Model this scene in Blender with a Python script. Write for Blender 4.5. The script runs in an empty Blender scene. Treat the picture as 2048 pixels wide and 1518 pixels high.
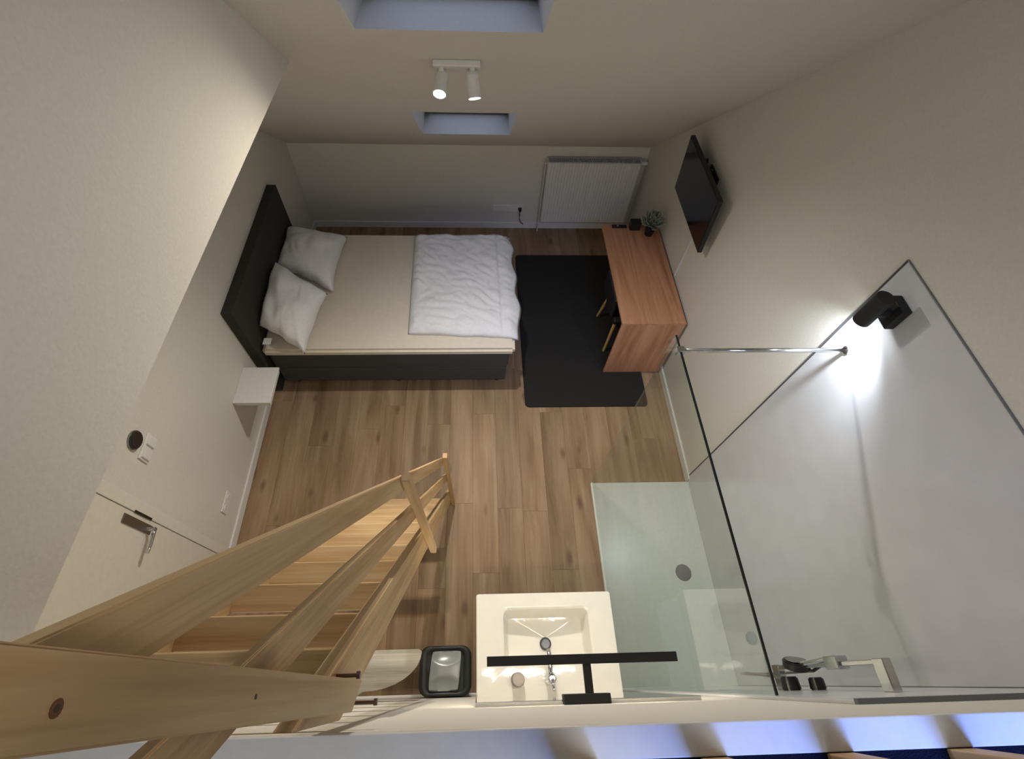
import bpy, bmesh, math, random
from mathutils import Vector, Matrix, noise
rnd = random.Random(7)
sc = bpy.context.scene
C = sc.collection
PI = math.pi

# ------------------------------------------------------------------ camera, sky, exposure
def setup_view():
    cd = bpy.data.cameras.new('camera'); co = bpy.data.objects.new('camera', cd); C.objects.link(co)
    cd.sensor_fit = 'HORIZONTAL'; cd.sensor_width = 36.0
    cd.lens = 991.04 / 2048 * 36.0
    cd.shift_x = 33.508 / 2048; cd.shift_y = -51.114 / 2048
    cd.clip_start = 0.01; cd.clip_end = 50
    a, b, c = [math.radians(v) for v in (56.327, 3.182, -4.091)]
    f = Vector((0, math.cos(a), -math.sin(a))); u = Vector((0, math.sin(a), math.cos(a))); r = Vector((1, 0, 0))
    r2 = math.cos(b)*r + math.sin(b)*u; u2 = -math.sin(b)*r + math.cos(b)*u
    Z = Matrix.Rotation(c, 3, 'Z')
    r2, u2, f = Z@r2, Z@u2, Z@f
    M = Matrix((r2, u2, -f)).transposed().to_4x4(); M.translation = (0.065, 0.051, 3.895)
    co.matrix_world = M
    sc.camera = co
setup_view()
w = bpy.data.worlds.new('dusk'); sc.world = w; w.use_nodes = True
w.node_tree.nodes['Background'].inputs[0].default_value = (0.46, 0.53, 0.74, 1)
w.node_tree.nodes['Background'].inputs[1].default_value = 0.6
vs = sc.view_settings
vs.view_transform = 'Standard'; vs.look = 'None'; vs.gamma = 1; vs.use_curve_mapping = False
vs.exposure = 0.72

def lamp(name, kind, loc, energy, color, target=None, **kw):
    l = bpy.data.lights.new(name, kind); l.energy = energy; l.color = color
    for k, v in kw.items(): setattr(l, k, v)
    o = bpy.data.objects.new(name, l); C.objects.link(o); o.location = loc
    if target is not None:
        o.rotation_euler = (Vector(target)-Vector(loc)).to_track_quat('-Z', 'Y').to_euler()
    return o
# added blue area light, standing for dusk daylight from an unseen rear opening
lamp('added_rear_daylight', 'AREA', (1.12, -1.26, 4.52), 5.8, (0.16, 0.30, 1.0), (0.95, -0.04, 2.9), spread=math.radians(42), size=0.75, size_y=0.6, shape='RECTANGLE')
# added fill light above and behind the viewpoint, no known lamp there
lamp('loft_fill', 'AREA', (0.75, -0.45, 4.72), 8, (0.88, 0.92, 1.0), (0.1, 0.9, 0.3), size=0.6, size_y=0.5, shape='RECTANGLE')

# ------------------------------------------------------------------ materials
MATS = {}
def lin(c):
    return tuple(((v/255)/12.92 if v/255 <= .04045 else ((v/255+.055)/1.055)**2.4) for v in c) + (1,)
def mat(name, col, rough=.5, metal=0., bump=0., bscale=40, spec=.5, **kw):
    if name in MATS: return MATS[name]
    m = bpy.data.materials.new(name); m.use_nodes = True; N = m.node_tree.nodes; L = m.node_tree.links
    b = N['Principled BSDF']; b.inputs['Base Color'].default_value = lin(col)
    b.inputs['Roughness'].default_value = rough; b.inputs['Metallic'].default_value = metal
    b.inputs['Specular IOR Level'].default_value = spec
    for k, v in kw.items(): b.inputs[k].default_value = v
    tc = N.new('ShaderNodeTexCoord'); nz = N.new('ShaderNodeTexNoise'); nz.inputs['Scale'].default_value = bscale
    nz.inputs['Detail'].default_value = 4
    L.new(tc.outputs['Object'], nz.inputs['Vector'])
    if bump:
        bp = N.new('ShaderNodeBump'); bp.inputs['Strength'].default_value = bump; bp.inputs['Distance'].default_value = .01
        L.new(nz.outputs['Fac'], bp.inputs['Height']); L.new(bp.outputs['Normal'], b.inputs['Normal'])
    # faint tonal variation
    mx = N.new('ShaderNodeMix'); mx.data_type = 'RGBA'; mx.inputs['A'].default_value = lin([v*.96 for v in col]); mx.inputs['B'].default_value = lin([min(255, v*1.03) for v in col])
    L.new(nz.outputs['Fac'], mx.inputs['Factor']); L.new(mx.outputs['Result'], b.inputs['Base Color'])
    MATS[name] = m; return m
def wood(name, dark, mid, light, rough=.55, along=1.2, across=14, ring=.5, knots=True, objrand=.0, spec=.4, strips=0):
    if name in MATS: return MATS[name]
    m = bpy.data.materials.new(name); m.use_nodes = True; N = m.node_tree.nodes; L = m.node_tree.links
    b = N['Principled BSDF']; b.inputs['Roughness'].default_value = rough; b.inputs['Specular IOR Level'].default_value = spec
    tc = N.new('ShaderNodeTexCoord'); oi = N.new('ShaderNodeObjectInfo')
    off = N.new('ShaderNodeVectorMath'); off.operation = 'SCALE'; cmb = N.new('ShaderNodeCombineXYZ')
    for i in range(3): L.new(oi.outputs['Random'], cmb.inputs[i])
    L.new(cmb.outputs[0], off.inputs[0]); off.inputs['Scale'].default_value = 37.
    add = N.new('ShaderNodeVectorMath'); add.operation = 'ADD'
    L.new(tc.outputs['Object'], add.inputs[0]); L.new(off.outputs[0], add.inputs[1])
    mp = N.new('ShaderNodeMapping'); mp.inputs['Scale'].default_value = (along, across, across); L.new(add.outputs[0], mp.inputs['Vector'])
    n1 = N.new('ShaderNodeTexNoise'); n1.inputs['Scale'].default_value = 1.0; n1.inputs['Detail'].default_value = 6; n1.inputs['Roughness'].default_value = .6; n1.inputs['Distortion'].default_value = ring
    L.new(mp.outputs[0], n1.inputs['Vector'])
    cr = N.new('ShaderNodeValToRGB'); e = cr.color_ramp.elements
    e[0].position = .32; e[0].color = lin(dark); e[1].position = .72; e[1].color = lin(light)
    k = cr.color_ramp.elements.new(.52); k.color = lin(mid)
    L.new(n1.outputs['Fac'], cr.inputs['Fac'])
    out = cr.outputs['Color']
    mp3 = N.new('ShaderNodeMapping'); mp3.inputs['Scale'].default_value = (along*3, across*7, across*7); L.new(add.outputs[0], mp3.inputs['Vector'])
    n3 = N.new('ShaderNodeTexNoise'); n3.inputs['Scale'].default_value = 1; n3.inputs['Detail'].default_value = 3; L.new(mp3.outputs[0], n3.inputs['Vector'])
    mm = N.new('ShaderNodeMix'); mm.data_type = 'RGBA'; mm.blend_type = 'MULTIPLY'; mm.inputs['Factor'].default_value = .32
    L.new(out, mm.inputs['A']); L.new(n3.outputs['Fac'], mm.inputs['B']); out = mm.outputs['Result']
    if knots:
        mp2 = N.new('ShaderNodeMapping'); mp2.inputs['Scale'].default_value = (2.2, 5.5, 5.5); L.new(add.outputs[0], mp2.inputs['Vector'])
        vo = N.new('ShaderNodeTexVoronoi'); vo.inputs['Scale'].default_value = 1.; L.new(mp2.outputs[0], vo.inputs['Vector'])
        c2 = N.new('ShaderNodeValToRGB'); c2.color_ramp.elements[0].position = .05; c2.color_ramp.elements[0].color = (.32, .2, .12, 1)
        c2.color_ramp.elements[1].position = .16; c2.color_ramp.elements[1].color = (1, 1, 1, 1); L.new(vo.outputs['Distance'], c2.inputs['Fac'])
        m2 = N.new('ShaderNodeMix'); m2.data_type = 'RGBA'; m2.blend_type = 'MULTIPLY'; m2.inputs['Factor'].default_value = .6
        L.new(out, m2.inputs['A']); L.new(c2.outputs['Color'], m2.inputs['B']); out = m2.outputs['Result']
    if objrand:
        mr = N.new('ShaderNodeMapRange'); mr.inputs['To Min'].default_value = 1-objrand; mr.inputs['To Max'].default_value = 1+objrand*.6
        L.new(oi.outputs['Random'], mr.inputs['Value'])
        hs = N.new('ShaderNodeHueSaturation'); L.new(out, hs.inputs['Color']); L.new(mr.outputs[0], hs.inputs['Value']); out = hs.outputs['Color']
    L.new(out, b.inputs['Base Color'])
    bp = N.new('ShaderNodeBump'); bp.inputs['Strength'].default_value = .08; L.new(n3.outputs['Fac'], bp.inputs['Height']); L.new(bp.outputs['Normal'], b.inputs['Normal'])
    MATS[name] = m; return m
def emis(name, col, s):
    m = bpy.data.materials.new(name); m.use_nodes = True; b = m.node_tree.nodes['Principled BSDF']
    b.inputs['Base Color'].default_value = (.8, .8, .8, 1); b.inputs['Emission Color'].default_value = (*col, 1); b.inputs['Emission Strength'].default_value = s
    return m
WALL = mat('wall_paint', (214, 211, 201), .85, bump=.05, bscale=90, spec=.2)
CEIL = mat('ceiling_paint', (212, 208, 200), .9, bump=.05, bscale=90, spec=.2)
PANEL = mat('shower_panel_satin', (205, 206, 208), .22, bump=.01, bscale=8)
WHITE = mat('white_lacquer', (222, 221, 216), .35)
CERAM = mat('white_ceramic', (222, 219, 210), .05, bump=.10, bscale=9)
TRAY = mat('shower_tray_acrylic', (206, 208, 200), .3)
FABD = mat('charcoal_bed_fabric', (80, 79, 75), .95, bump=.5, bscale=500, spec=.1)
SHEET = mat('cream_sheet', (214, 204, 184), .95, bump=.12, bscale=25, spec=.1)
LINEN = mat('white_linen', (226, 226, 224), .9, bump=.15, bscale=45, spec=.15)
RUG = mat('black_rug_pile', (58, 56, 53), 1., bump=.8, bscale=700, spec=.05)
CARPET = mat('navy_loft_carpet', (22, 27, 48), 1., bump=1., bscale=400, spec=.1)
BLACK = mat('black_satin', (20, 20, 22), .35)
BLACKM = mat('black_matte', (24, 24, 25), .6)
SCREEN = mat('tv_glass', (14, 14, 15), .12)
CHROME = mat('chrome', (205, 205, 208), .12, 1.)
STEEL = mat('brushed_steel', (150, 148, 145), .32, 1.)
ALU = mat('grey_aluminium_trim', (128, 130, 134), .45, .6)
GREYL = mat('grey_bin_lid', (150, 155, 152), .25)
DARKP = mat('dark_bin_plastic', (38, 43, 40), .5)
LEAF = mat('grey_green_leaf', (122, 132, 112), .6)
PIPE = mat('painted_pipe', (215, 215, 212), .4)
PINE = wood('pale_pine', (186, 146, 98), (212, 178, 130), (226, 198, 154), along=1.1, across=24, ring=.5)
OAKF = wood('oak_laminate', (132, 104, 76), (162, 134, 104), (184, 158, 128), rough=.5, along=.9, across=7, ring=.5, objrand=.13, spec=.25)
DESKW = wood('knotty_oak_board', (156, 100, 66), (196, 142, 102), (214, 164, 124), rough=.5, along=.7, across=8, ring=.5)
SHELFW = wood('whitewashed_wood', (180, 172, 158), (212, 206, 192), (224, 220, 208), along=1, across=30, knots=False)
def glassmat(name, tint, rough=0.):
    m = bpy.data.materials.new(name); m.use_nodes = True; b = m.node_tree.nodes['Principled BSDF']
    b.inputs['Base Color'].default_value = tint; b.inputs['Transmission Weight'].default_value = 1; b.inputs['Roughness'].default_value = rough; b.inputs['IOR'].default_value = 1.45
    return m
def thin_glass(name, tint):
    m = bpy.data.materials.new(name); m.use_nodes = True; N = m.node_tree.nodes; L = m.node_tree.links; N.clear()
    o = N.new('ShaderNodeOutputMaterial'); t = N.new('ShaderNodeBsdfTransparent'); g = N.new('ShaderNodeBsdfGlossy'); mx = N.new('ShaderNodeMixShader'); fr = N.new('ShaderNodeFresnel'); ge = N.new('ShaderNodeNewGeometry'); mi = N.new('ShaderNodeMapRange')
    t.inputs[0].default_value = tint; g.inputs['Roughness'].default_value = .0; mi.inputs['To Min'].default_value = 1.75; mi.inputs['To Max'].default_value = 1/1.5*1.5
    L.new(ge.outputs['Backfacing'], mi.inputs['Value']); L.new(mi.outputs[0], fr.inputs['IOR'])
    L.new(fr.outputs[0], mx.inputs[0]); L.new(t.outputs[0], mx.inputs[1]); L.new(g.outputs[0], mx.inputs[2]); L.new(mx.outputs[0], o.inputs[0]); return m
GLASS = thin_glass('clear_shower_glass', (.93, .965, .945, 1))
GEDGE = mat('dark_glass_edge', (22, 30, 28), .2)
PANE = thin_glass('window_pane', (.9, .92, .95, 1))
MIRROR = mat('mirror_silver', (225, 228, 226), .02, 1.)

# ------------------------------------------------------------------ builders
def link(name, bm, m, parent=None, loc=(0, 0, 0), smooth=False, R=None):
    """bm is in world coordinates; origin put at loc; R = rotation of the local frame (mesh grain axis)."""
    loc = Vector(loc)
    T = Matrix.Translation(loc) @ (R.to_4x4() if R is not None else Matrix())
    bmesh.ops.transform(bm, matrix=T.inverted(), verts=bm.verts)
    bmesh.ops.recalc_face_normals(bm, faces=bm.faces)
    me = bpy.data.meshes.new(name); bm.to_mesh(me); bm.free()
    if smooth:
        for p in me.polygons: p.use_smooth = True
    ms = m if isinstance(m, (list, tuple)) else [m]
    for k in ms: me.materials.append(k)
    o = bpy.data.objects.new(name, me); C.objects.link(o)
    if parent is not None:
        o.parent = parent
        pl = world(parent)
        o.matrix_basis = pl.inverted() @ T
    else:
        o.matrix_basis = T
    if smooth:
        md = o.modifiers.new('wn', 'WEIGHTED_NORMAL'); md.keep_sharp = True
    return o
def world(o):
    M = o.matrix_basis.copy()
    while o.parent: o = o.parent; M = o.matrix_basis @ M
    return M
def thing(name, label, cat, loc=(0, 0, 0), group=None):
    o = bpy.data.objects.new(name, None); C.objects.link(o); o.location = loc; o.empty_display_size = .1
    o['label'] = label; o['category'] = cat
    if group: o['group'] = group
    o.matrix_basis = Matrix.Translation(Vector(loc))
    return o
def tag(o, label, cat, group=None):
    o['label'] = label; o['category'] = cat
    if group: o['group'] = group
    return o
def struct(o, label=None):
    o['kind'] = 'structure'
    if label: o['label'] = label
    return o
def box(bm, x0, x1, y0, y1, z0, z1, bev=0, seg=2):
    t = bmesh.new()
    r = bmesh.ops.create_cube(t, size=1)
    for v in t.verts:
        v.co = Vector(((x0+x1)/2 + v.co.x*(x1-x0), (y0+y1)/2 + v.co.y*(y1-y0), (z0+z1)/2 + v.co.z*(z1-z0)))
    if bev: bmesh.ops.bevel(t, geom=t.edges[:], offset=bev, segments=seg, affect='EDGES', profile=.5)
    merge(bm, t)
def merge(bm, t, M=None):
    if M is not None: bmesh.ops.transform(t, matrix=M, verts=t.verts)
    me = bpy.data.meshes.new('tmp'); t.to_mesh(me); t.free(); bm.from_mesh(me); bpy.data.meshes.remove(me)
def B(x0, x1, y0, y1, z0, z1, bev=0, seg=2):
    bm = bmesh.new(); box(bm, x0, x1, y0, y1, z0, z1, bev, seg); return bm
def prism(poly, x0, x1, bm=None, shear=0., bev=0):
    """poly: (y,z) points; extruded along x; x sheared by shear*z"""
    t = bmesh.new()
    a = [t.verts.new((x0+shear*z, y, z)) for y, z in poly]; b = [t.verts.new((x1+shear*z, y, z)) for y, z in poly]
    n = len(poly)
    t.faces.new(a); t.faces.new(b[::-1])
    for i in range(n): t.faces.new((a[i], b[i], b[(i+1) % n], a[(i+1) % n]))
    bmesh.ops.recalc_face_normals(t, faces=t.faces)
    if bev: bmesh.ops.bevel(t, geom=t.edges[:], offset=bev, segments=2, affect='EDGES')
    if bm is None: return t
    merge(bm, t); return bm
def zprism(poly, z0, z1, bev=0):
    t = bmesh.new()
    a = [t.verts.new((x, y, z0)) for x, y in poly]; b = [t.verts.new((x, y, z1)) for x, y in poly]
    n = len(poly); t.faces.new(a[::-1]); t.faces.new(b)
    for i in range(n): t.faces.new((a[i], a[(i+1) % n], b[(i+1) % n], b[i]))
    bmesh.ops.recalc_face_normals(t, faces=t.faces)
    if bev: bmesh.ops.bevel(t, geom=t.edges[:], offset=bev, segments=2, affect='EDGES')
    return t
def cyl(bm, p0, p1, r0, r1=None, seg=20, bev=0):
    p0, p1 = Vector(p0), Vector(p1); r1 = r0 if r1 is None else r1
    t = bmesh.new(); bmesh.ops.create_cone(t, cap_ends=True, segments=seg, radius1=r0, radius2=r1, depth=(p1-p0).length)
    if bev: bmesh.ops.bevel(t, geom=[e for e in t.edges if len([f for f in e.link_faces if len(f.verts) > 4]) == 1], offset=bev, segments=2, affect='EDGES')
    M = Matrix.Translation((p0+p1)/2) @ (p1-p0).to_track_quat('Z', 'Y').to_matrix().to_4x4()
    merge(bm, t, M)
def Cy(p0, p1, r0, r1=None, seg=20, bev=0):
    bm = bmesh.new(); cyl(bm, p0, p1, r0, r1, seg, bev); return bm
def tube(bm, pts, r, seg=8):
    pts = [Vector(p) for p in pts]
    rings = []
    for i, p in enumerate(pts):
        d = (pts[min(i+1, len(pts)-1)] - pts[max(i-1, 0)]).normalized()
        q = d.to_track_quat('Z', 'Y')
        rings.append([bm.verts.new(p + q @ Vector((r*math.cos(2*PI*k/seg), r*math.sin(2*PI*k/seg), 0))) for k in range(seg)])
    for a, b in zip(rings, rings[1:]):
        for k in range(seg): bm.faces.new((a[k], a[(k+1) % seg], b[(k+1) % seg], b[k]))
    bm.faces.new(rings[0][::-1]); bm.faces.new(rings[-1])
RY = Matrix.Rotation(PI/2, 3, 'Z')     # local x along world y

# ------------------------------------------------------------------ room dimensions
XL, XR, YB, ZK, M_ = -1.726, 1.786, 4.373, 1.027, .9077
YF = -.012; ZL = 2.88; LX = -.83; YR = -2.3
zi = lambda y: ZK + M_*(YB-y)
TV_ = .365                                # vertical thickness of the sloping roof

# floor with planks
fl = struct(link('floor', B(XL-.1, XR+.1, YF-.1, YB+.1, -.12, -.012), mat('underlay', (60, 48, 38), .9)))
def planks():
    W, Lg = .1955, 1.29
    n = 0; x = XL+.004
    while x < XR-.02:
        x1 = min(x+W, XR-.002)
        y = YF+.002 - rnd.random()*Lg
        while y < YB:
            a, b = max(y, YF+.002), min(y+Lg, YB-.002)
            if b-a > .03:
                link('plank', B(x+.0003, x1-.0003, a+.0003, b-.0003, -.012, 0, .0006, 1), OAKF, fl, ((x+x1)/2, (a+b)/2, 0), R=RY)
            y += Lg
        x = x1
planks()

# left wall (lower), door opening carved by leaving the door in front of it
struct(link('wall_left', B(XL-.12, XL, -.15, YB+.12, 0, 2.95), WALL))
struct(link('wall_back', B(XL-.12, XR+.12, YB, YB+.12, 0, ZK+.25), WALL))
wr = struct(link('wall_right', B(XR, XR+.12, YR, YB+.12, 0, 5.6), WALL))
wf = struct(link('wall_front', B(XL-.1, XR+.1, YF-.11, YF, 0, ZL-.03), WALL))
struct(link('trim_1', B(LX-.02, XR, YF-.045, YF+.0, ZL-.03, ZL, .002), WHITE), 'white capping board along the loft edge')
struct(link('floor_loft', B(LX-.1, XR+.05, YR, YF-.045, ZL-.12, ZL-.004), CARPET), 'navy loft carpet behind the balusters')
# upper left wall hanging above the lower room, its lower edge falls slightly to the back
up = prism([(YR, 2.79), (YR, 5.6), (-.2, 5.6), (2.575, zi(2.575)+.2), (2.575, 2.655)], LX-.12, LX)
struct(link('wall_left_upper', up, WALL))
bm = prism([(-.15, 2.732), (2.575, 2.655), (2.575, 2.8), (-.15, 2.8)], XL-.1, LX-.1)
struct(link('ceiling_low', bm, CEIL), 'low flat ceiling over the door side')
# sloping roof with two openings; the part left of the upper wall runs over the bed head
hx0, hx1 = -.375, .362
h1b, h1t = 3.955, 3.35; h2b, h2t = 2.268, 1.35
ux0, ux1 = -.42, .347
bm = bmesh.new()
YT = -.3
def s_in(y): return (y, zi(y))
def s_out(y): return (y, zi(y)+TV_)
sill1 = (h1b+TV_/M_, zi(h1b)); sill2 = (h2b+TV_/M_, zi(h2b))
prism([(YB+.35, ZK-.35), s_in(YB), s_in(h1b), sill1, (YB+.35, zi(YB+.35)+TV_)], XL-.1, XR+.1, bm)
for a, b in ((XL-.1, hx0), (hx1, XR+.1)): prism([s_in(h1b), s_in(h1t), s_out(h1t), sill1], a, b, bm)
prism([s_in(h1t), s_in(h2b), sill2, s_out(h1t)], XL-.1, XR+.1, bm)
for a, b in ((XL-.1, ux0), (ux1, XR+.1)): prism([s_in(h2b), s_in(h2t), s_out(h2t), sill2], a, b, bm)
prism([s_in(h2t), s_in(YT), s_out(YT), s_out(h2t)], XL-.1, XR+.1, bm)
struct(link('ceiling', bm, CEIL))
# rear slope of the roof and rear wall of the loft, with an unseen opening added for the blue light
zr = lambda y: zi(YT) + M_*(y-YT)
bm = bmesh.new()
wb, wt = -1.95, -1.15
prism([(YR-.1, zr(YR-.1)), (wb, zr(wb)), (wb, zr(wb)+.3), (YR-.1, zr(YR-.1)+.3)], XL-.1, XR+.1, bm)
for a, b in ((XL-.1, .45), (1.55, XR+.1)): prism([(wb, zr(wb)), (wt, zr(wt)), (wt, zr(wt)+.3), (wb, zr(wb)+.3)], a, b, bm)
prism([(wt, zr(wt)), (YT, zr(YT)), (YT, zr(YT)+.4), (wt, zr(wt)+.3)], XL-.1, XR+.1, bm)
struct(link('ceiling_rear', bm, CEIL), 'rear roof slope behind the loft')
struct(link('wall_rear', B(LX-.1, XR+.1, YR-.12, YR, ZL-.1, zr(YR)+.3), WALL), 'wall at the back of the loft')

# roof windows
def roof_window(n, x0, x1, yb, yt, label):
    r = thing('window_%d' % n, label, 'window', (0, 0, 0)); del r['category']; r['kind'] = 'structure'
    off = TV_*.86
    def P(y, k): return (y, zi(y)+off+k)
    ybo = yb+.34; 
    fr = bmesh.new()
    f = .05
    prism([P(ybo, -.03), P(ybo-f, -.03), P(ybo-f, .03), P(ybo, .03)], x0, x1, fr)
    prism([P(yt+f, -.03), P(yt, -.03), P(yt, .03), P(yt+f, .03)], x0, x1, fr)
    for a, b in ((x0, x0+f), (x1-f, x1)): prism([P(ybo-f, -.03), P(yt+f, -.03), P(yt+f, .03), P(ybo-f, .03)], a, b, fr)
    link('window_frame', fr, mat('grey_window_frame', (120, 122, 126), .5), r)
    link('pane', prism([P(ybo-f, 0), P(yt+f, 0), P(yt+f, .006), P(ybo-f, .006)], x0+f, x1-f), PANE, r)
    return r
roof_window(1, hx0, hx1, h1b, h1t, 'small roof window recess low in the slope under the spotlights')
roof_window(2, ux0, ux1, h2b, h2t, 'roof window recess above the twin spotlights')

# skirting boards
struct(link('baseboard_left', B(XL, XL+.016, .905, YB, 0, .08, .003), WHITE))
struct(link('baseboard_back', B(XL+.016, XR-.016, YB-.016, YB, 0, .08, .003), WHITE))
struct(link('baseboard_right', B(XR-.016, XR, 1.375, YB-.016, 0, .08, .003), WHITE))
struct(link('baseboard_front', B(XL, .99, YF, YF+.014, 0, .07, .003), WHITE))

# door in the left wall
d = thing('door_1', 'white flush door with steel handle in the left wall', 'door', (XL, .42, 0)); del d['category']; d['kind'] = 'structure'
link('door_leaf', B(XL, XL+.012, .03, .838, .005, 2.03, .002), mat('door_white', (218, 212, 198), .4), d)
fr = bmesh.new(); box(fr, XL, XL+.016, .842, .905, 0, 2.1, .003); box(fr, XL, XL+.016, .0, .028, 0, 2.1, .003); box(fr, XL, XL+.016, .0, .905, 2.035, 2.1, .003)
link('door_frame', fr, mat('door_frame_white', (220, 215, 203), .45), d)
h = link('handle', Cy((XL+.012, .79, 1.09), (XL+.06, .79, 1.09), .010, bev=.001), CHROME, d, smooth=False)
bm = bmesh.new(); tube(bm, [(XL+.058, .793, 1.09), (XL+.060, .76, 1.09), (XL+.060, .70, 1.087), (XL+.056, .665, 1.085)], .010, 10)
link('lever', bm, CHROME, h, smooth=True)
link('handle_plate', B(XL+.012, XL+.019, .768, .815, 1.05, 1.31, .004), STEEL, d)
link('lock_plate', B(XL+.016, XL+.019, .838, .850, 1.08, 1.24, .0005), mat('dark_strike', (70, 66, 60), .4, .8), d)

# wall fittings, left wall
t = thing('thermostat', 'round dark thermostat on the left wall above the switch', 'thermostat', (XL, 1.157, 1.43))
link('dial', Cy((XL, 1.157, 1.43), (XL+.022, 1.157, 1.43), .048, .045, 32, .003), mat('thermostat_black', (42, 38, 36), .25), t)
link('ring', Cy((XL, 1.157, 1.43), (XL+.012, 1.157, 1.43), .051, .051, 32, .001), STEEL, t)
def plate(name, label, y0, y1, z0, z1, n, kind):
    t = thing(name, label, 'switch' if kind == 's' else 'socket', (XL, (y0+y1)/2, (z0+z1)/2))
    link('cover_plate', B(XL, XL+.010, y0, y1, z0, z1, .004), WHITE, t)
    w_ = (y1-y0)/n
    for i in range(n):
        a = y0+i*w_
        if kind == 's': link('rocker', B(XL+.008, XL+.020, a+.012, a+w_-.012, z0+.012, z1-.012, .003), WHITE, t)
        else:
            cy_, cz = a+w_/2, (z0+z1)/2
            s = link('socket_ring', Cy((XL+.009, cy_, cz), (XL+.013, cy_, cz), .024, .022, 24), WHITE, t)
            bm = bmesh.new()
            for q in (-.0095, .0095): cyl(bm, (XL+.012, cy_+q, cz), (XL+.0135, cy_+q, cz), .0028, seg=8)
            link('pin_hole', bm, mat('dark_hole', (60, 58, 55), .8), s)
plate('light_switch', 'white double light switch beside the round thermostat', 1.09, 1.235, 1.262, 1.352, 2, 's')
plate('wall_socket', 'white double wall socket low on the wall by the door', 1.10, 1.25, .255, .335, 2, 'o')

# back wall: socket strip with black plug and lead
t = thing('back_wall_socket', 'white wall socket strip low on the knee wall left of the radiator', 'socket', (.4, YB, .28))
link('cover_plate', B(.26, .60, YB-.012, YB, .235, .32, .003), WHITE, t)
t = thing('plug_lead', 'black plug with short black lead in the socket strip', 'cable', (.555, YB-.02, .27))
link('plug', Cy((.555, YB-.012, .275), (.555, YB-.05, .275), .021, .015, 16, .002), BLACK, t)
bm = bmesh.new(); tube(bm, [(.555, YB-.045, .27), (.553, YB-.06, .22), (.556, YB-.055, .16), (.575, YB-.045, .11), (.60, YB-.04, .085)], .005)
link('lead', bm, BLACK, t, smooth=True)

# radiator
def radiator():
    x0, x1, z0, z1, y0, y1 = .785, 1.70, .17, .93, YB-.115, YB-.035
    t = thing('radiator', 'white panel radiator on the knee wall beside the desk', 'radiator', ((x0+x1)/2, YB-.07, z0))
    bm = bmesh.new(); n = 30; wv = (x1-x0)/n; pts = []
    for i in range(n):
        a = x0+i*wv
        pts += [(a, y0+.006), (a+wv*.2, y0), (a+wv*.8, y0)]
    pts += [(x1, y0+.006)]
    poly = pts+[(x1, y0+.014), (x0, y0+.014)]
    link('front_panel', zprism(poly, z0+.01, z1-.01), WHITE, t)
    link('side_panel', B(x0-.004, x0+.002, y0+.004, y1, z0, z1, .001), WHITE, t)
    link('side_panel', B(x1-.002, x1+.004, y0+.004, y1, z0, z1, .001), WHITE, t)
    g = bmesh.new(); box(g, x0, x1, y0+.004, y0+.012, z1-.012, z1); box(g, x0, x1, y1-.008, y1, z1-.012, z1)
    for i in range(46): xx = x0+.01+i*(x1-x0-.02)/45; box(g, xx-.003, xx+.003, y0+.012, y1-.008, z1-.008, z1-.002)
    link('top_grille', g, mat('radiator_grille', (170, 172, 178), .4), t)
    link('rear_panel', B(x0+.01, x1-.01, y1-.02, y1-.008, z0+.01, z1-.02), WHITE, t)
    v = link('valve', Cy((x1+.004, YB-.075, z1-.03), (x1+.075, YB-.075, z1-.03), .020, .016, 16, .003), WHITE, t)
    p = bmesh.new(); tube(p, [(x0-.02, YB-.06, .0), (x0-.02, YB-.06, z1-.05), (x0-.004, YB-.06, z1-.05)], .007)
    link('pipe', p, PIPE, t)
    for xx in (x0+.15, x1-.15): link('bracket', B(xx-.015, xx+.015, y1-.01, YB-.001, z0+.1, z1-.1), WHITE, t)
radiator()

# ------------------------------------------------------------------ bed
def soft(name, fn, nu, nv, m, parent=None, loc=(0, 0, 0), closed=True):
    """closed two-sided surface: fn(u,v,side)->Vector; edges are welded"""
    bm = bmesh.new(); g = {}
    for s in (0, 1):
        for i in range(nu+1):
            for j in range(nv+1):
                if s == 1 and (i in (0, nu) or j in (0, nv)): g[s, i, j] = g[0, i, j]
                else: g[s, i, j] = bm.verts.new(fn(i/nu, j/nv, s))
    for s in (0, 1):
        for i in range(nu):
            for j in range(nv): bm.faces.new((g[s, i, j], g[s, i+1, j], g[s, i+1, j+1], g[s, i, j+1]))
    o = link(name, bm, m, parent, loc, smooth=False)
    for p in o.data.polygons: p.use_smooth = True
    return o
bx0, bx1, by0, by1 = -1.64, .375, 2.285, 3.635
def bed():
    t = thing('bed', 'box-spring bed with charcoal headboard, base and cream sheet', 'bed', (-.6, 2.95, 0))
    R_ = Matrix.Rotation(0, 3, 'Z')
    link('box_base', B(bx0+.02, bx1-.045, by0+.035, by1-.035, .055, .27, .02, 3), FABD, t)
    link('spring_mattress', B(bx0+.01, bx1-.03, by0+.028, by1-.028, .272, .50, .035, 4), FABD, t)
    # cream topper, its near edge is pulled out towards the foot
    bm = zprism([(bx0, by0+.005), (bx1+.012, by0+.01), (bx1+.015, by1-.005), (bx0, by1)], .497, .575)
    bmesh.ops.bevel(bm, geom=bm.edges[:], offset=.022, segments=4, affect='EDGES')
    link('sheeted_topper', bm, SHEET, t)
    link('headboard', B(bx0-.085, bx0-.005, by0-.03, by1+.03, .0, 1.10, .006), mat('charcoal_headboard', (62, 60, 55), .85, bump=.3, bscale=500, spec=.15), t)
    for x, y in ((bx0+.12, by0+.09), (bx1-.12, by0+.09), (bx0+.12, by1-.09), (bx1-.12, by1-.09), ((bx0+bx1)/2, by0+.09), ((bx0+bx1)/2, by1-.09)):
        link('leg', Cy((x, y, 0), (x, y, .057), .024, .028, 16), BLACKM, t)
bed()
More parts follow.
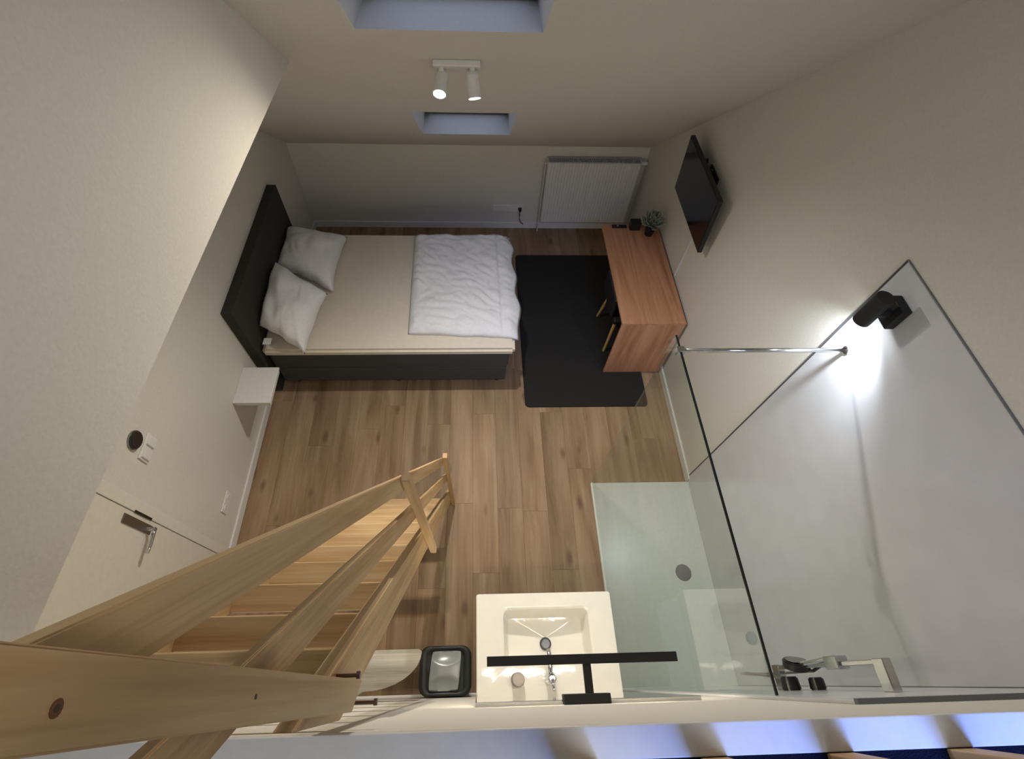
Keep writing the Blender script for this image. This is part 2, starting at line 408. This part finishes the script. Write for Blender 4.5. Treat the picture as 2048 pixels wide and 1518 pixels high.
def lerp(P, u, v):
    a = P[0].lerp(P[1], u); b = P[3].lerp(P[2], u); return a.lerp(b, v)
def pillow(label, corners, th, seed, tagp=None):
    P = [Vector(c) for c in corners]; cen = sum(P, Vector())/4
    off = Vector((seed*3.1, seed*1.7, seed))
    def fn(u, v, s):
        uu, vv = u, v
        # concave sides: pull side midpoints in, leave corners out
        cu, cv = 4*v*(1-v), 4*u*(1-u)
        uu = u + (.5-u)*.10*cu*abs(2*u-1); vv = v + (.5-v)*.10*cv*abs(2*v-1)
        p = lerp(P, uu, vv)
        e = (max(0, 4*u*(1-u))**.34)*(max(0, 4*v*(1-v))**.34)
        n1 = noise.noise(Vector((u*3.5, v*3.5, 0))+off)*.028 + noise.noise(Vector((u*9+n_(u, v, off), v*5, 3))+off)*.012
        ed = noise.noise(Vector((u*4, v*4, 9))+off)*.012
        k = th*e*(1.0 if s == 0 else -.45)
        return p + Vector((ed, ed, k + (n1*e if s == 0 else 0)))
    t = thing('pillow', label, 'pillow', cen, 'pillows on the bed')
    soft('pillow_case', fn, 36, 36, LINEN, t, cen)
    if tagp: link('care_tag', B(*tagp, .001), WHITE, t)
def n_(u, v, off): return noise.noise(Vector((u*2, v*2, 5))+off)*2
pillow('white pillow at the back of the bed against the headboard, by the knee wall',
       [(-1.655, 3.56, .70), (-1.12, 3.545, .615), (-1.155, 2.87, .615), (-1.66, 3.12, .66)], .15, 2)
pillow('white pillow at the front of the bed against the headboard, overlapping the other',
       [(-1.62, 3.055, .79), (-1.17, 2.80, .68), (-1.265, 2.215, .64), (-1.64, 2.43, .72)], .15, 5,
       (-1.60, -1.54, 2.30, 2.36, .655, .659))
def duvet():
    P = [Vector((-.508, 3.60, 0)), Vector((.375, 3.61, 0)), Vector((.405, 2.405, 0)), Vector((-.49, 2.452, 0))]
    def fn(u, v, s):
        ex = .02*noise.noise(Vector((v*6, 1, 2)))
        p = lerp(P, u, v)
        if u > .9: p.x += (u-.9)*10*(1-.7*max(0, (v-.9)*10))*(.045+.022*noise.noise(Vector((v*5, 7, 1)))+.010*math.sin(v*19))
        if u > .85 and v < .15: p.x -= (.15-v)*.35*(u-.85)/.15
        p.y += noise.noise(Vector((u*5, v*2, 4)))*.012*(abs(2*v-1)**2)
        e = (min(1, 4*u*(1-u)*4))**.5*(min(1, 4*v*(1-v)*5))**.5
        n1 = noise.noise(Vector((u*3, v*3.2, 0)))*.014 + abs(noise.noise(Vector((u*5+v*2, v*12-u*5, 3))))*.030 + abs(noise.noise(Vector((u*14, v*16, 8))))*.012
        fold = .018 if u < .86 else 0
        z = .579 + (0 if s else e*(.035+fold+n1))
        if u > .93: z -= (u-.93)*.35*(1 if s == 0 else .6)
        if s and u > .93: z += 0
        p.z = z if s == 0 else z-.003
        return p
    t = tag(soft('duvet', fn, 70, 90, LINEN, None, (-.05, 3.0, .58)), 'crumpled white duvet folded over the foot of the bed', 'duvet')
duvet()

# bedside shelf
t = thing('bedside_shelf', 'small white floating shelf on the left wall beside the bed', 'shelf', (XL, 1.97, .55))
link('shelf_top', B(XL, -1.453, 1.815, 2.124, .582, .602, .003), WHITE, t)
link('drawer_box', B(XL, -1.463, 1.822, 2.117, .545, .581, .003), mat('white_drawer', (214, 212, 206), .4), t)

# ------------------------------------------------------------------ rug, desk, chair, tv
def rug():
    x0, x1, y0, y1, r = .5, 1.60, 2.07, 3.925, .04
    poly = []
    for cx, cy, a0 in ((x1-r, y1-r, 0), (x0+r, y1-r, 90), (x0+r, y0+r, 180), (x1-r, y0+r, 270)):
        for k in range(6):
            a = math.radians(a0+k*18); poly.append((cx+r*math.cos(a), cy+r*math.sin(a)))
    tag(link('rug', zprism(poly, .0, .012, .002), RUG, None, (1.05, 3, 0)), 'charcoal rectangular rug under the desk', 'rug')
rug()
def desk():
    x0, x1, y0, y1, z = 1.244, 1.768, 2.425, 3.585, .752
    t = thing('desk', 'knotty oak desk with panel sides below the television', 'desk', ((x0+x1)/2, (y0+y1)/2, .012))
    link('desktop', B(x0, x1, y0, y1, z-.022, z, .0015), DESKW, t, ((x0+x1)/2, 3, z), R=RY)
    RZ = Matrix.Rotation(-PI/2, 3, 'Y')
    for a, b, xi in ((y0+.0, y0+.022, 0), (y1-.022, y1, .27)):
        link('side_panel', B(x0+.002+xi, x1-.002, a, b, .0125, z-.0225, .0015), DESKW, t, ((x0+x1)/2, a, .4), R=RZ)
    link('back_panel', B(x1-.05, x1-.034, y0+.022, y1-.022, .38, z-.0225), DESKW, t, (x1, 3, .5), R=RY)
desk()
def chair():
    cx, cy = 1.47, 2.87
    t = thing('desk_chair', 'black desk chair pushed under the oak desk', 'chair', (cx, cy, .012))
    bm = B(cx-.20, cx+.22, cy-.22, cy+.22, .43, .49, .02, 3)
    link('seat', bm, BLACKM, t)
    link('backrest', B(cx-.235, cx-.20, cy-.18, cy+.18, .50, .715, .012, 3), BLACKM, t)
    bm = bmesh.new(); box(bm, cx-.222, cx-.207, cy-.03, cy+.03, .40, .56, .002); link('back_support', bm, BLACKM, t)
    for sx in (-1, 1):
        for sy in (-1, 1):
            b = bmesh.new(); cyl(b, (cx+sx*.15, cy+sy*.15, .435), (cx+sx*.19, cy+sy*.21, .0165), .016, .011, 12)
            link('leg', b, mat('light_wood_leg', (196, 160, 104), .5), t)
chair()
def tv():
    t = thing('television', 'flat black television on a wall bracket above the desk', 'television', (XR, 3.02, 1.55))
    c = Vector((1.685, 3.02, 1.552)); R_ = Matrix.Rotation(math.radians(-4), 4, 'Y') @ Matrix.Rotation(math.radians(0), 4, 'Z')
    M = Matrix.Translation(c) @ R_
    def part(name, b, m): bmesh.ops.transform(b, matrix=M, verts=b.verts); return link(name, b, m, t)
    hw, hh = .372, .234
    part('housing', B(-.004, .028, -hw, hw, -hh, hh, .004), BLACK)
    part('screen', B(-.006, -.0038, -hw+.008, hw-.008, -hh+.014, hh-.008, .0003), SCREEN)
    part('rear_bulge', B(.026, .052, -hw*.62, hw*.62, -hh*.8, hh*.35, .012), BLACK)
    b = bmesh.new(); box(b, XR-.012, XR, 2.96, 3.14, 1.52, 1.72, .002); link('wall_plate', b, BLACKM, t)
    b = bmesh.new(); box(b, 1.715, XR-.006, 3.0, 3.02, 1.55, 1.575); box(b, 1.715, XR-.006, 3.09, 3.11, 1.60, 1.63)
    box(b, 1.705, 1.725, 2.98, 3.0, 1.42, 1.78); box(b, 1.705, 1.725, 3.10, 3.12, 1.42, 1.78)
    link('bracket_arm', b, BLACKM, t)
tv()
# TV lead in white conduit below it
tag(link('cable_conduit', B(XR-.012, XR, 2.93, 2.95, .76, 1.33, .003), PIPE), 'thin white cable conduit on the wall below the television', 'conduit')
def plant():
    c = Vector((1.655, 3.455, .752))
    t = thing('potted_plant', 'grey-green succulent in a black pot on the desk corner', 'plant', c)
    link('pot', Cy(c, c+Vector((0, 0, .105)), .036, .048, 24, .003), BLACK, t)
    link('soil', Cy(c+Vector((0, 0, .1005)), c+Vector((0, 0, .1075)), .044, .044, 20), mat('soil', (40, 32, 26), .95), t)
    r = random.Random(3)
    for i in range(34):
        a = i*2.4; el = .25+1.15*(i/34); L_ = .095+.035*r.random()
        d_ = Vector((math.cos(a)*math.cos(el), math.sin(a)*math.cos(el), math.sin(el)))
        b = bmesh.new(); p0 = c+Vector((math.cos(a)*.012, math.sin(a)*.012, .105+.045*(i/34))); s = d_.cross(Vector((0, 0, 1))).normalized(); up_ = s.cross(d_)
        V = [p0-s*.006, p0+s*.006, p0+d_*L_*.6+s*.024-up_*.004, p0+d_*L_+up_*.012, p0+d_*L_*.6-s*.024-up_*.004]
        v1 = [b.verts.new(v+up_*.003) for v in V]; v2 = [b.verts.new(v-up_*.003) for v in V]
        b.faces.new(v1); b.faces.new(v2[::-1])
        for k in range(5): b.faces.new((v1[k], v1[(k+1) % 5], v2[(k+1) % 5], v2[k]))
        link('leaf', b, LEAF, t)
plant()
t = thing('black_speaker', 'small black box at the back corner of the oak desk', 'box', (1.54, 3.545, .752))
link('body', B(1.49, 1.585, 3.50, 3.57, .752, .84, .006), BLACK, t)
link('grille', B(1.497, 1.578, 3.497, 3.5, .76, .832, .001), BLACKM, t)
t = thing('remote_control', 'small black remote control at the far edge of the desk', 'remote', (1.39, 3.55, .752))
link('body', B(1.33, 1.47, 3.532, 3.566, .752, .768, .004), BLACK, t)
link('button', Cy((1.385, 3.549, .767), (1.385, 3.549, .771), .007, seg=12), mat('pale_button', (190, 185, 160), .4), t)

# ------------------------------------------------------------------ shower
ty1 = 1.371; tx0 = .994
def tray():
    t = thing('shower_tray', 'flat off-white rectangular shower tray with round drain cover', 'shower tray', (1.39, .68, 0))
    link('tray', B(tx0-.01, XR, YF, ty1, .0, .03, .004), TRAY, t)
    link('drain_cover', Cy((1.58, .69, .030), (1.58, .69, .036), .058, .055, 36, .001), mat('grey_drain', (120, 121, 120), .3, .5), t)
tray()
ps = []
for i, (a, b) in enumerate(((.001, 1.41),)):
    o = link('panel', B(XR-.008, XR-.0002, YF+a+.009, YF+b, .031, 2.515, .0012), PANEL, wr)
o = link('panel', B(.952, XR-.009, YF+.0002, YF+.008, .031, 2.50, .0012), PANEL, wf)
struct(link('trim_2', B(.95, XR-.001, YF, YF+.012, 2.50, 2.515, .001), ALU), 'grey edge profile on top of the front shower panel')
struct(link('trim_3', B(XR-.0105, XR, YF+.02, 1.408, 2.5155, 2.519, .001), ALU), 'thin edge profile on top of the right shower panel')
struct(link('trim_4', B(XR-.0105, XR, 1.4045, 1.4075, .03, 2.515, .001), ALU), 'thin upright edge profile of the right shower panel')
def screen():
    t = thing('shower_screen', 'clear glass walk-in shower screen with chrome stay bar', 'shower screen', (tx0, .68, .03))
    bm = B(tx0-.004, tx0+.004, YF+.009, ty1, .0305, 2.055)
    link('glass_panel', bm, GLASS, t)
    link('polished_edge', B(tx0-.0042, tx0+.0042, YF+.009, ty1, 2.0552, 2.061), GEDGE, t)
    link('vertical_edge', B(tx0-.0042, tx0+.0042, ty1+.0002, ty1+.003, .0305, 2.061), GLASS, t)
    link('bottom_seal', B(tx0-.006, tx0+.006, YF+.02, ty1, .0302, .038), mat('pale_seal', (215, 216, 205), .4), t)
    b = link('stay_bar', Cy((tx0, 1.29, 2.052), (XR-.009, 1.29, 2.052), .010, seg=20), CHROME, t)
    for p in b.data.polygons: p.use_smooth = len(p.vertices) == 4
    link('glass_clamp', B(tx0-.016, tx0+.02, 1.275, 1.305, 2.03, 2.068, .003), CHROME, t)
    link('wall_flange', Cy((XR-.018, 1.29, 2.052), (XR-.0085, 1.29, 2.052), .019, seg=24, bev=.001), CHROME, t)
screen()
def sconce():
    y, z, x = 1.262, 2.385, XR-.125
    t = thing('wall_spotlight', 'black cylindrical wall spotlight above the shower screen', 'lamp', (XR, y, z))
    link('wall_box', B(XR-.05, XR-.0085, y-.045, y+.045, z-.075, z+.035, .004), BLACKM, t)
    link('arm', Cy((XR-.05, y, z-.02), (x, y, z-.02), .02, seg=20), BLACKM, t)
    b = bmesh.new(); n = 28; r0, r1 = .034, .029; za, zb = z-.075, z+.075
    for (ra, z0_, z1_) in ((r0, za, zb),):
        o1 = [b.verts.new((x+r0*math.cos(2*PI*k/n), y+r0*math.sin(2*PI*k/n), za)) for k in range(n)]
        o2 = [b.verts.new((x+r0*math.cos(2*PI*k/n), y+r0*math.sin(2*PI*k/n), zb)) for k in range(n)]
        i1 = [b.verts.new((x+r1*math.cos(2*PI*k/n), y+r1*math.sin(2*PI*k/n), za)) for k in range(n)]
        i2 = [b.verts.new((x+r1*math.cos(2*PI*k/n), y+r1*math.sin(2*PI*k/n), zb-.05)) for k in range(n)]
        for k in range(n):
            j = (k+1) % n
            b.faces.new((o1[k], o1[j], o2[j], o2[k])); b.faces.new((o1[k], i1[k], i1[j], o1[j])); b.faces.new((i1[k], i2[k], i2[j], i1[j]))
        b.faces.new(o2); b.faces.new(i2[::-1])
    link('lamp_tube', b, BLACKM, t)
    link('bulb', Cy((x, y, za+.004), (x, y, za+.012), .027, seg=20), emis('sconce_bulb', (.85, .92, 1), 60), t)
    lamp('wall_spotlight_beam', 'SPOT', (x, y, za-.004), 20, (.82, .90, 1.0), (x+.030, y+.0, 1.3), spot_size=math.radians(118), spot_blend=.9, shadow_soft_size=.02)
sconce()
def shower_set():
    x = 1.365; y = .075
    t = thing('shower_rail', 'chrome slide rail with black hand shower on the front wall', 'shower', (x, YF, 1.35))
    link('rail', B(x-.012, x+.012, y-.006, y+.010, 1.38, 2.06, .003), CHROME, t)
    link('wall_bracket', B(x-.015, x+.015, YF+.008, y+.012, 2.035, 2.085, .003), CHROME, t)
    link('wall_bracket', B(x-.015, x+.015, YF+.008, y+.012, 1.375, 1.425, .003), CHROME, t)
    link('slider', B(x-.022, x+.022, y-.014, y+.028, 1.78, 1.86, .004), CHROME, t)
    h = link('hand_shower', Cy((x-.01, y-.005, 1.565), (x-.01, y+.022, 1.575), .050, .048, 36, .004), BLACK, t)
    link('spray_face', Cy((x-.01, y+.0225, 1.576), (x-.01, y+.026, 1.577), .038, seg=30), STEEL, h)
    b = bmesh.new(); cyl(b, (x-.01, y+.005, 1.60), (x, y+.022, 1.82), .011, .009, 14); link('shower_handle', b, CHROME, h)
    b = bmesh.new(); pts = [(x, y+.022, 1.79)]
    for k in range(13):
        a = k/12; pts.append((x-.06*math.sin(a*PI), y-.0+.0*a, 1.62-.5*math.sin(a*PI*.62)))
    link('wall_outlet', Cy((x-.03, YF+.008, 1.52), (x-.03, YF+.055, 1.52), .036, .032, 28, .004), BLACK, t)
    link('control_knob', Cy((x+.045, YF+.008, 1.58), (x+.045, YF+.050, 1.58), .030, .027, 28, .004), BLACK, t)
    b = bmesh.new(); tube(b, [(x-.03, YF+.05, 1.50), (x-.045, .05, 1.35), (x-.05, .06, 1.2), (x-.02, .06, 1.08), (x+.03, .055, 1.12), (x+.04, .055, 1.35), (x+.035, .06, 1.6), (x+.01, y+.01, 1.74), (x+.0, y+.022, 1.78)], .006, 10)
    link('hose', b, STEEL, t, smooth=True)
shower_set()

# ------------------------------------------------------------------ basin, mirror, lamp
sx0, sx1, sy0, sy1, sz = .062, .788, YF+.004, .452, .957
def basin():
    t = thing('washbasin', 'white rectangular washbasin on a white cabinet under the mirror', 'washbasin', ((sx0+sx1)/2, sy0, .3))
    # slab with recessed rectangular bowl: rings of vertices
    def ring(x0, x1, y0, y1, z, r, n=6):
        out = []
        for cx, cy, a0 in ((x1-r, y1-r, 0), (x0+r, y1-r, 90), (x0+r, y0+r, 180), (x1-r, y0+r, 270)):
            for k in range(n): a = math.radians(a0+k*90/(n-1)); out.append((cx+r*math.cos(a), cy+r*math.sin(a), z))
        return out
    bx0_, bx1_, by0_, by1_ = .205, .655, .135, .372
    R_ = [ring(sx0+.02, sx1-.02, sy0, sy1-.02, sz-.13, .012), ring(sx0, sx1, sy0, sy1, sz-.10, .014), ring(sx0, sx1, sy0, sy1, sz-.005, .014), ring(sx0+.004, sx1-.004, sy0+.003, sy1-.004, sz, .012),
          ring(bx0_-.012, bx1_+.012, by0_-.012, by1_+.012, sz, .03), ring(bx0_, bx1_, by0_, by1_, sz-.006, .028), ring(bx0_+.018, bx1_-.018, by0_+.014, by1_-.022, sz-.075, .026),
          ring(bx0_+.028, bx1_-.028, by0_+.022, by1_-.032, sz-.090, .026), ring((bx0_+bx1_)/2-.03, (bx0_+bx1_)/2+.03, .19, .25, sz-.104, .028)]
    bm = bmesh.new(); V = [[bm.verts.new(p) for p in r_] for r_ in R_]
    for a, b in zip(V, V[1:]):
        n = len(a)
        for k in range(n): bm.faces.new((a[k], a[(k+1) % n], b[(k+1) % n], b[k]))
    bm.faces.new(V[0][::-1]); bm.faces.new(V[-1])
    o = link('bowl', bm, CERAM, t)
    md = o.modifiers.new('bev', 'BEVEL'); md.width = .004; md.segments = 3; md.limit_method = 'ANGLE'; md.angle_limit = math.radians(25)
    for p in o.data.polygons: p.use_smooth = True
    md = o.modifiers.new('wn', 'WEIGHTED_NORMAL'); md.weight = 100; md.keep_sharp = False
    link('cabinet', B(sx0+.02, sx1-.02, sy0, sy1-.03, .40, sz-.131, .003), WHITE, t)
    for z0, z1 in ((.415, .61), (.62, .815)): link('drawer_front', B(sx0+.022, sx1-.022, sy1-.0295, sy1-.012, z0, z1, .003), WHITE, t)
    dr = link('basin_drain', Cy((.43, .218, sz-.1035), (.43, .218, sz-.095), .031, .030, 28, .001), mat('drain_gap', (52, 52, 54), .3, .6), t)
    link('drain_plug', Cy((.43, .218, sz-.095), (.43, .218, sz-.088), .0235, .0215, 28, .002), CHROME, dr)
basin()
def tap():
    x, y = .425, .062
    t = thing('basin_tap', 'chrome single lever tap at the back of the washbasin', 'tap', (x, y, sz))
    b = bmesh.new(); cyl(b, (x, y, sz+.0005), (x, y, sz+.10), .024, .020, 24, .003); o = link('tap_body', b, CHROME, t, smooth=True)
    b = bmesh.new(); tube(b, [(x, y+.01, sz+.07), (x, y+.06, sz+.075), (x, y+.105, sz+.062), (x, y+.118, sz+.045)], .012, 14); link('spout', b, CHROME, t, smooth=True)
    b = bmesh.new(); cyl(b, (x, y, sz+.102), (x, y, sz+.125), .021, .018, 20, .004); tube(b, [(x, y, sz+.118), (x+.0, y-.02, sz+.135), (x, y-.045, sz+.15)], .006, 10); link('lever', b, CHROME, t, smooth=True)
tap()
t = thing('soap_dispenser', 'small round grey-brown jar on the back rim of the washbasin', 'jar', (.265, .062, sz))
link('jar', Cy((.265, .062, sz+.0005), (.265, .062, sz+.075), .031, .031, 32, .003), mat('taupe_jar', (118, 106, 98), .5), t)
link('lid', Cy((.265, .062, sz+.0755), (.265, .062, sz+.083), .0285, .028, 32, .002), mat('taupe_lid', (150, 138, 130), .45), t)
def mirror():
    t = thing('wall_mirror', 'frameless mirror on the front wall above the washbasin', 'mirror', (.42, YF, 1.1))
    link('backing', B(.06, .79, YF, YF+.008, 1.15, 1.965), WHITE, t)
    link('mirror_glass', B(.06, .79, YF+.0082, YF+.013, 1.15, 1.968, .0008), MIRROR, t)
mirror()
def tlamp():
    t = thing('mirror_lamp', 'black T-shaped bar lamp projecting over the washbasin', 'lamp', (.42, YF, 1.98))
    z = 1.985
    link('mount', B(.34, .49, YF, YF+.028, z-.035, z+.012, .002), BLACKM, t)
    link('arm', B(.412, .438, YF+.026, .10, z-.006, z+.006, .001), BLACKM, t)
    link('light_bar', B(.098, .728, .096, .124, z-.012, z+.008, .001), BLACKM, t)
    link('led_strip', B(.105, .721, .099, .121, z-.0145, z-.0122), emis('led_white', (1, .88, .70), 66), t)
tlamp()

# ------------------------------------------------------------------ bin and rounded shelf
def bin_():
    c = Vector((-.118, .118, 0)); hgt = .50
    t = thing('pedal_bin', 'black rounded bin with a glossy grey inset lid left of the washbasin', 'bin', c)
    def rr(hx, hy, r, n=6):
        out = []
        for sx, sy, a0 in ((1, 1, 0), (-1, 1, 90), (-1, -1, 180), (1, -1, 270)):
            for k in range(n): a = math.radians(a0+k*90/(n-1)); out.append((c.x+sx*(hx-r)+r*math.cos(a), c.y+sy*(hy-r)+r*math.sin(a)))
        return out
    bm = bmesh.new()
    prof = [(.100, .088, .04, .0), (.120, .105, .05, .01), (.148, .122, .05, .40), (.152, .126, .055, .46), (.148, .122, .05, .49), (.125, .112, .045, .50), (.104, .104, .03, .47)]
    V = [[bm.verts.new((x, y, z)) for x, y in rr(a, b, r)] for a, b, r, z in prof]
    n = len(V[0])
    for a, b in zip(V, V[1:]):
        for k in range(n): bm.faces.new((a[k], a[(k+1) % n], b[(k+1) % n], b[k]))
    bm.faces.new(V[0][::-1]); bm.faces.new(V[-1])
    o = link('bin_body', bm, DARKP, t)
    for p in o.data.polygons: p.use_smooth = len(p.vertices) == 4
    # lid: saddle surface with two dished ends
    bm = bmesh.new(); N_ = 22; g = {}
    hx, hy, r = .086, .098, .028
    for i in range(N_+1):
        for j in range(N_+1):
            u, v = 2*i/N_-1, 2*j/N_-1
            x = hx*u*math.sqrt(1-.10*v*v*v*v) + .008*v; y = hy*v*math.sqrt(1-.10*u*u*u*u)
            z = .512 - .030*max(0, 1-((u*.8)**2+((abs(v)-1.0)*1.25)**2)*1.1) - .006*(u*u)
            g[i, j] = bm.verts.new((c.x+x, c.y+y, z))
    low = {}
    for i in range(N_):
        for j in range(N_): bm.faces.new((g[i, j], g[i+1, j], g[i+1, j+1], g[i, j+1]))
    ext = bmesh.ops.extrude_face_region(bm, geom=bm.faces[:])
    for v in [e for e in ext['geom'] if isinstance(e, bmesh.types.BMVert)]: v.co.z = .484
    o = link('lid', bm, GREYL, t)
    for p in o.data.polygons: p.use_smooth = p.normal.z > .5
bin_()
def rshelf():
    poly = [(-.74, YF), (-.56, YF)]
    for k in range(9):
        a = k/8*PI/2
        poly.append((-.50+.285*math.sin(a), .195-.165*math.cos(a)))
    poly += [(-.23, .205), (-.74, .205)]
    tag(link('rounded_shelf', zprism(poly, .925, .95, .002), SHELFW, None, (-.5, .1, .94)), 'pale wooden wall shelf with rounded corner beneath the ladder treads', 'shelf')
rshelf()

# ------------------------------------------------------------------ ladder stair
DIR = Vector((0, .403, -.915)).normalized(); SH = -.0143
def yz(w_, y=None, z=None):
    """point on the line at ladder offset w: .915 y + .403 z = w"""
    return ((w_-.403*z)/.915, z) if y is None else (y, (w_-.915*y)/.403)
RL = Matrix((DIR, Vector((1, 0, 0)).cross(DIR).cross(DIR)*-1, Vector((0, 0, 1)))).transposed()
ax = DIR; ay = Vector((1, 0, 0)); az = ax.cross(ay); RL = Matrix((ax, ay, az)).transposed()
RVZ = Matrix((Vector((0, 0, 1)), Vector((0, 1, 0)), Vector((-1, 0, 0)))).transposed()
lt = thing('ladder', 'steep pine ladder stair with side handrail up to the loft', 'ladder', (-.35, 1.15, 0))
xo = -.128
def lboard(name, w0, w1, zlo, zhi, x0, x1, cut_low='h', cut_top='v', label=None):
    a0 = yz(w0, z=zlo); a1 = yz(w1, z=zlo)
    b1 = yz(w1, y=zhi) if cut_top == 'v' else yz(w1, z=zhi)
    b0 = yz(w0, y=zhi) if cut_top == 'v' else yz(w0, z=zhi)
    bm = prism([a0, a1, b1, b0], xo+x0, xo+x1, shear=SH, bev=.0015)
    o = link(name, bm, PINE, lt, (xo+(x0+x1)/2, .6, 1.4), R=RL)
    return o
lboard('stringer', 1.147, 1.247, 0, .004, -.028, 0)
lboard('stringer', 1.147, 1.247, 0, YF+.001, -.488, -.460)
lboard('rail', 1.334, 1.390, .50, -.10, -.014, 0)
lboard('handrail', 1.460, 1.509, .92, .028, -.015, 0)
# treads
for k in range(-1, 10):
    zt = 2.568-.238*k
    yb = (1.152-.403*zt)/.915
    link('tread', B(xo-.462+SH*zt, xo-.0285+SH*zt, yb, yb+(.070 if k >= 0 else .09), zt-.024, zt, .003), PINE, lt, (xo-.25, yb, zt))
# uprights of the handrail on the outer face
def upright(y0, y1, z0, z1, x0=.0008, x1=.028, name='baluster_post'):
    bm = prism([(y0, z0), (y1, z0), (y1, z1), (y0, z1)], xo+x0, xo+x1, shear=SH, bev=.0015)
    return link(name, bm, PINE, lt, (xo+.015, y0, (z0+z1)/2), R=RVZ)
upright(1.215, 1.248, 0, .985, name='upright')
upright(.562, .592, 1.455, 2.435, name='upright')
# newel: flat upright board bolted to the loft edge
nw = link('newel', prism([(.017, 2.885), (.062, 2.825), (.0735, 3.80), (.031, 3.80)], -.168, -.140, bev=.0015), PINE, lt, (-.15, .04, 3.2), R=RVZ)
for y, z, xe in ((.028, 2.79, -.122), (.068, 2.90, -.136)):
    b = bmesh.new(); cyl(b, (-.175, y, z), (xe, y, z), .0035, seg=10); cyl(b, (xe, y, z), (xe+.006, y, z), .0062, seg=6); link('bolt', b, mat('rusty_steel', (92, 72, 62), .4, .7), lt)
link('knot', Cy((-.1402, .046, 3.592), (-.1394, .046, 3.592), .0042, seg=14), mat('brown_knot', (104, 64, 28), .6), lt)
link('knot_hole', Cy((-.1395, .046, 3.592), (-.1392, .046, 3.592), .0018, seg=10), mat('dark_screw', (60, 42, 26), .5), lt)
link('screw_head', Cy((-.1402, .046, 3.33), (-.1392, .046, 3.33), .0022, seg=8), mat('dark_screw', (60, 42, 26), .5), lt)
# ------------------------------------------------------------------ loft railing
gr = 'pine balusters on the loft edge'
xs = [.448, .658, .861, .238]
base = None
for i, x in enumerate(xs):
    if base is None:
        base = link('baluster', B(-.023, .023, -.105, -.058, ZL-.004, 3.76, .002), PINE, None, (0, -.08, ZL), R=RVZ)
        o = base
    else:
        o = base.copy(); C.objects.link(o)
    M = o.matrix_basis.copy(); M.translation = Vector((x, -.08, ZL)); o.matrix_basis = M
    lab = {0: 'pine baluster second from the ladder side, along the bottom edge of the photo', 1: 'pine baluster third from the ladder side, along the bottom edge of the photo', 2: 'pine baluster at the bottom right corner of the photo'}.get(i, 'pine baluster nearest the ladder, only its foot showing at the bottom edge')
    tag(o, lab, 'baluster', gr)
tag(link('loft_handrail', B(LX+.0, XR, -.11, -.055, 3.762, 3.80, .003), PINE, None, (.5, -.08, 3.78)), 'pine top rail resting on the loft balusters', 'handrail')

# ------------------------------------------------------------------ twin ceiling spotlight
def spots():
    yc, xc = 2.55, -.02; zc = zi(yc)
    n = Vector((0, -M_, -1)).normalized(); sdir = Vector((0, 1, -M_)).normalized(); X = Vector((1, 0, 0))
    Mx = Matrix((X, sdir, X.cross(sdir))).transposed().to_4x4(); Mx.translation = Vector((xc, yc, zc))
    if (Mx.to_3x3() @ Vector((0, 0, 1))).dot(n) < 0: sg = -1
    else: sg = 1
    t = thing('twin_spotlight', 'white double ceiling spotlight between the two roof windows', 'lamp', (xc, yc, zc))
    b = bmesh.new(); lo, hi = sorted((0, sg*.03)); box(b, -.115, .115, -.035, .035, lo, hi, .006, 3); bmesh.ops.transform(b, matrix=Mx, verts=b.verts)
    link('base_plate', b, WHITE, t)
    heads = [(-.075, Vector((-.12, -.90, -.38)), 62, (1, .88, .72)), (.075, Vector((.12, -.62, -.78)), 68, (1, .96, .91))]
    for dx, d_, en, colr in heads:
        d_ = d_.normalized(); p = Vector((xc+dx, yc, zc)) + n*.045
        link('joint', Cy(Vector((xc+dx, yc, zc))+n*.028, p, .014, seg=16), WHITE, t)
        e = p + Vector((0, -.01, -.03)) 
        a = e - d_*.03; c_ = e + d_*.085
        # housing tube, open at the lit end
        bm = bmesh.new(); q = d_.to_track_quat('Z', 'Y'); N_ = 26
        R4 = [[bm.verts.new(P + q @ Vector((r*math.cos(2*PI*k/N_), r*math.sin(2*PI*k/N_), 0))) for k in range(N_)] for P, r in ((a, .026), (a+d_*.012, .032), (c_, .034), (c_, .029), (c_-d_*.02, .028))]
        for u_, v_ in zip(R4, R4[1:]):
            for k in range(N_): bm.faces.new((u_[k], u_[(k+1) % N_], v_[(k+1) % N_], v_[k]))
        bm.faces.new(R4[0][::-1]); bm.faces.new(R4[-1])
        hd = link('spot_head', bm, WHITE, t, smooth=False)
        link('bulb', Cy(c_-d_*.010, c_-d_*.003, .0285, seg=20), emis('spot_bulb', (1, .95, .86), 160), hd)
        lamp('twin_spotlight_beam', 'SPOT', c_+d_*.004, en, colr, c_+d_, spot_size=math.radians(150), spot_blend=1, shadow_soft_size=.025)
spots()
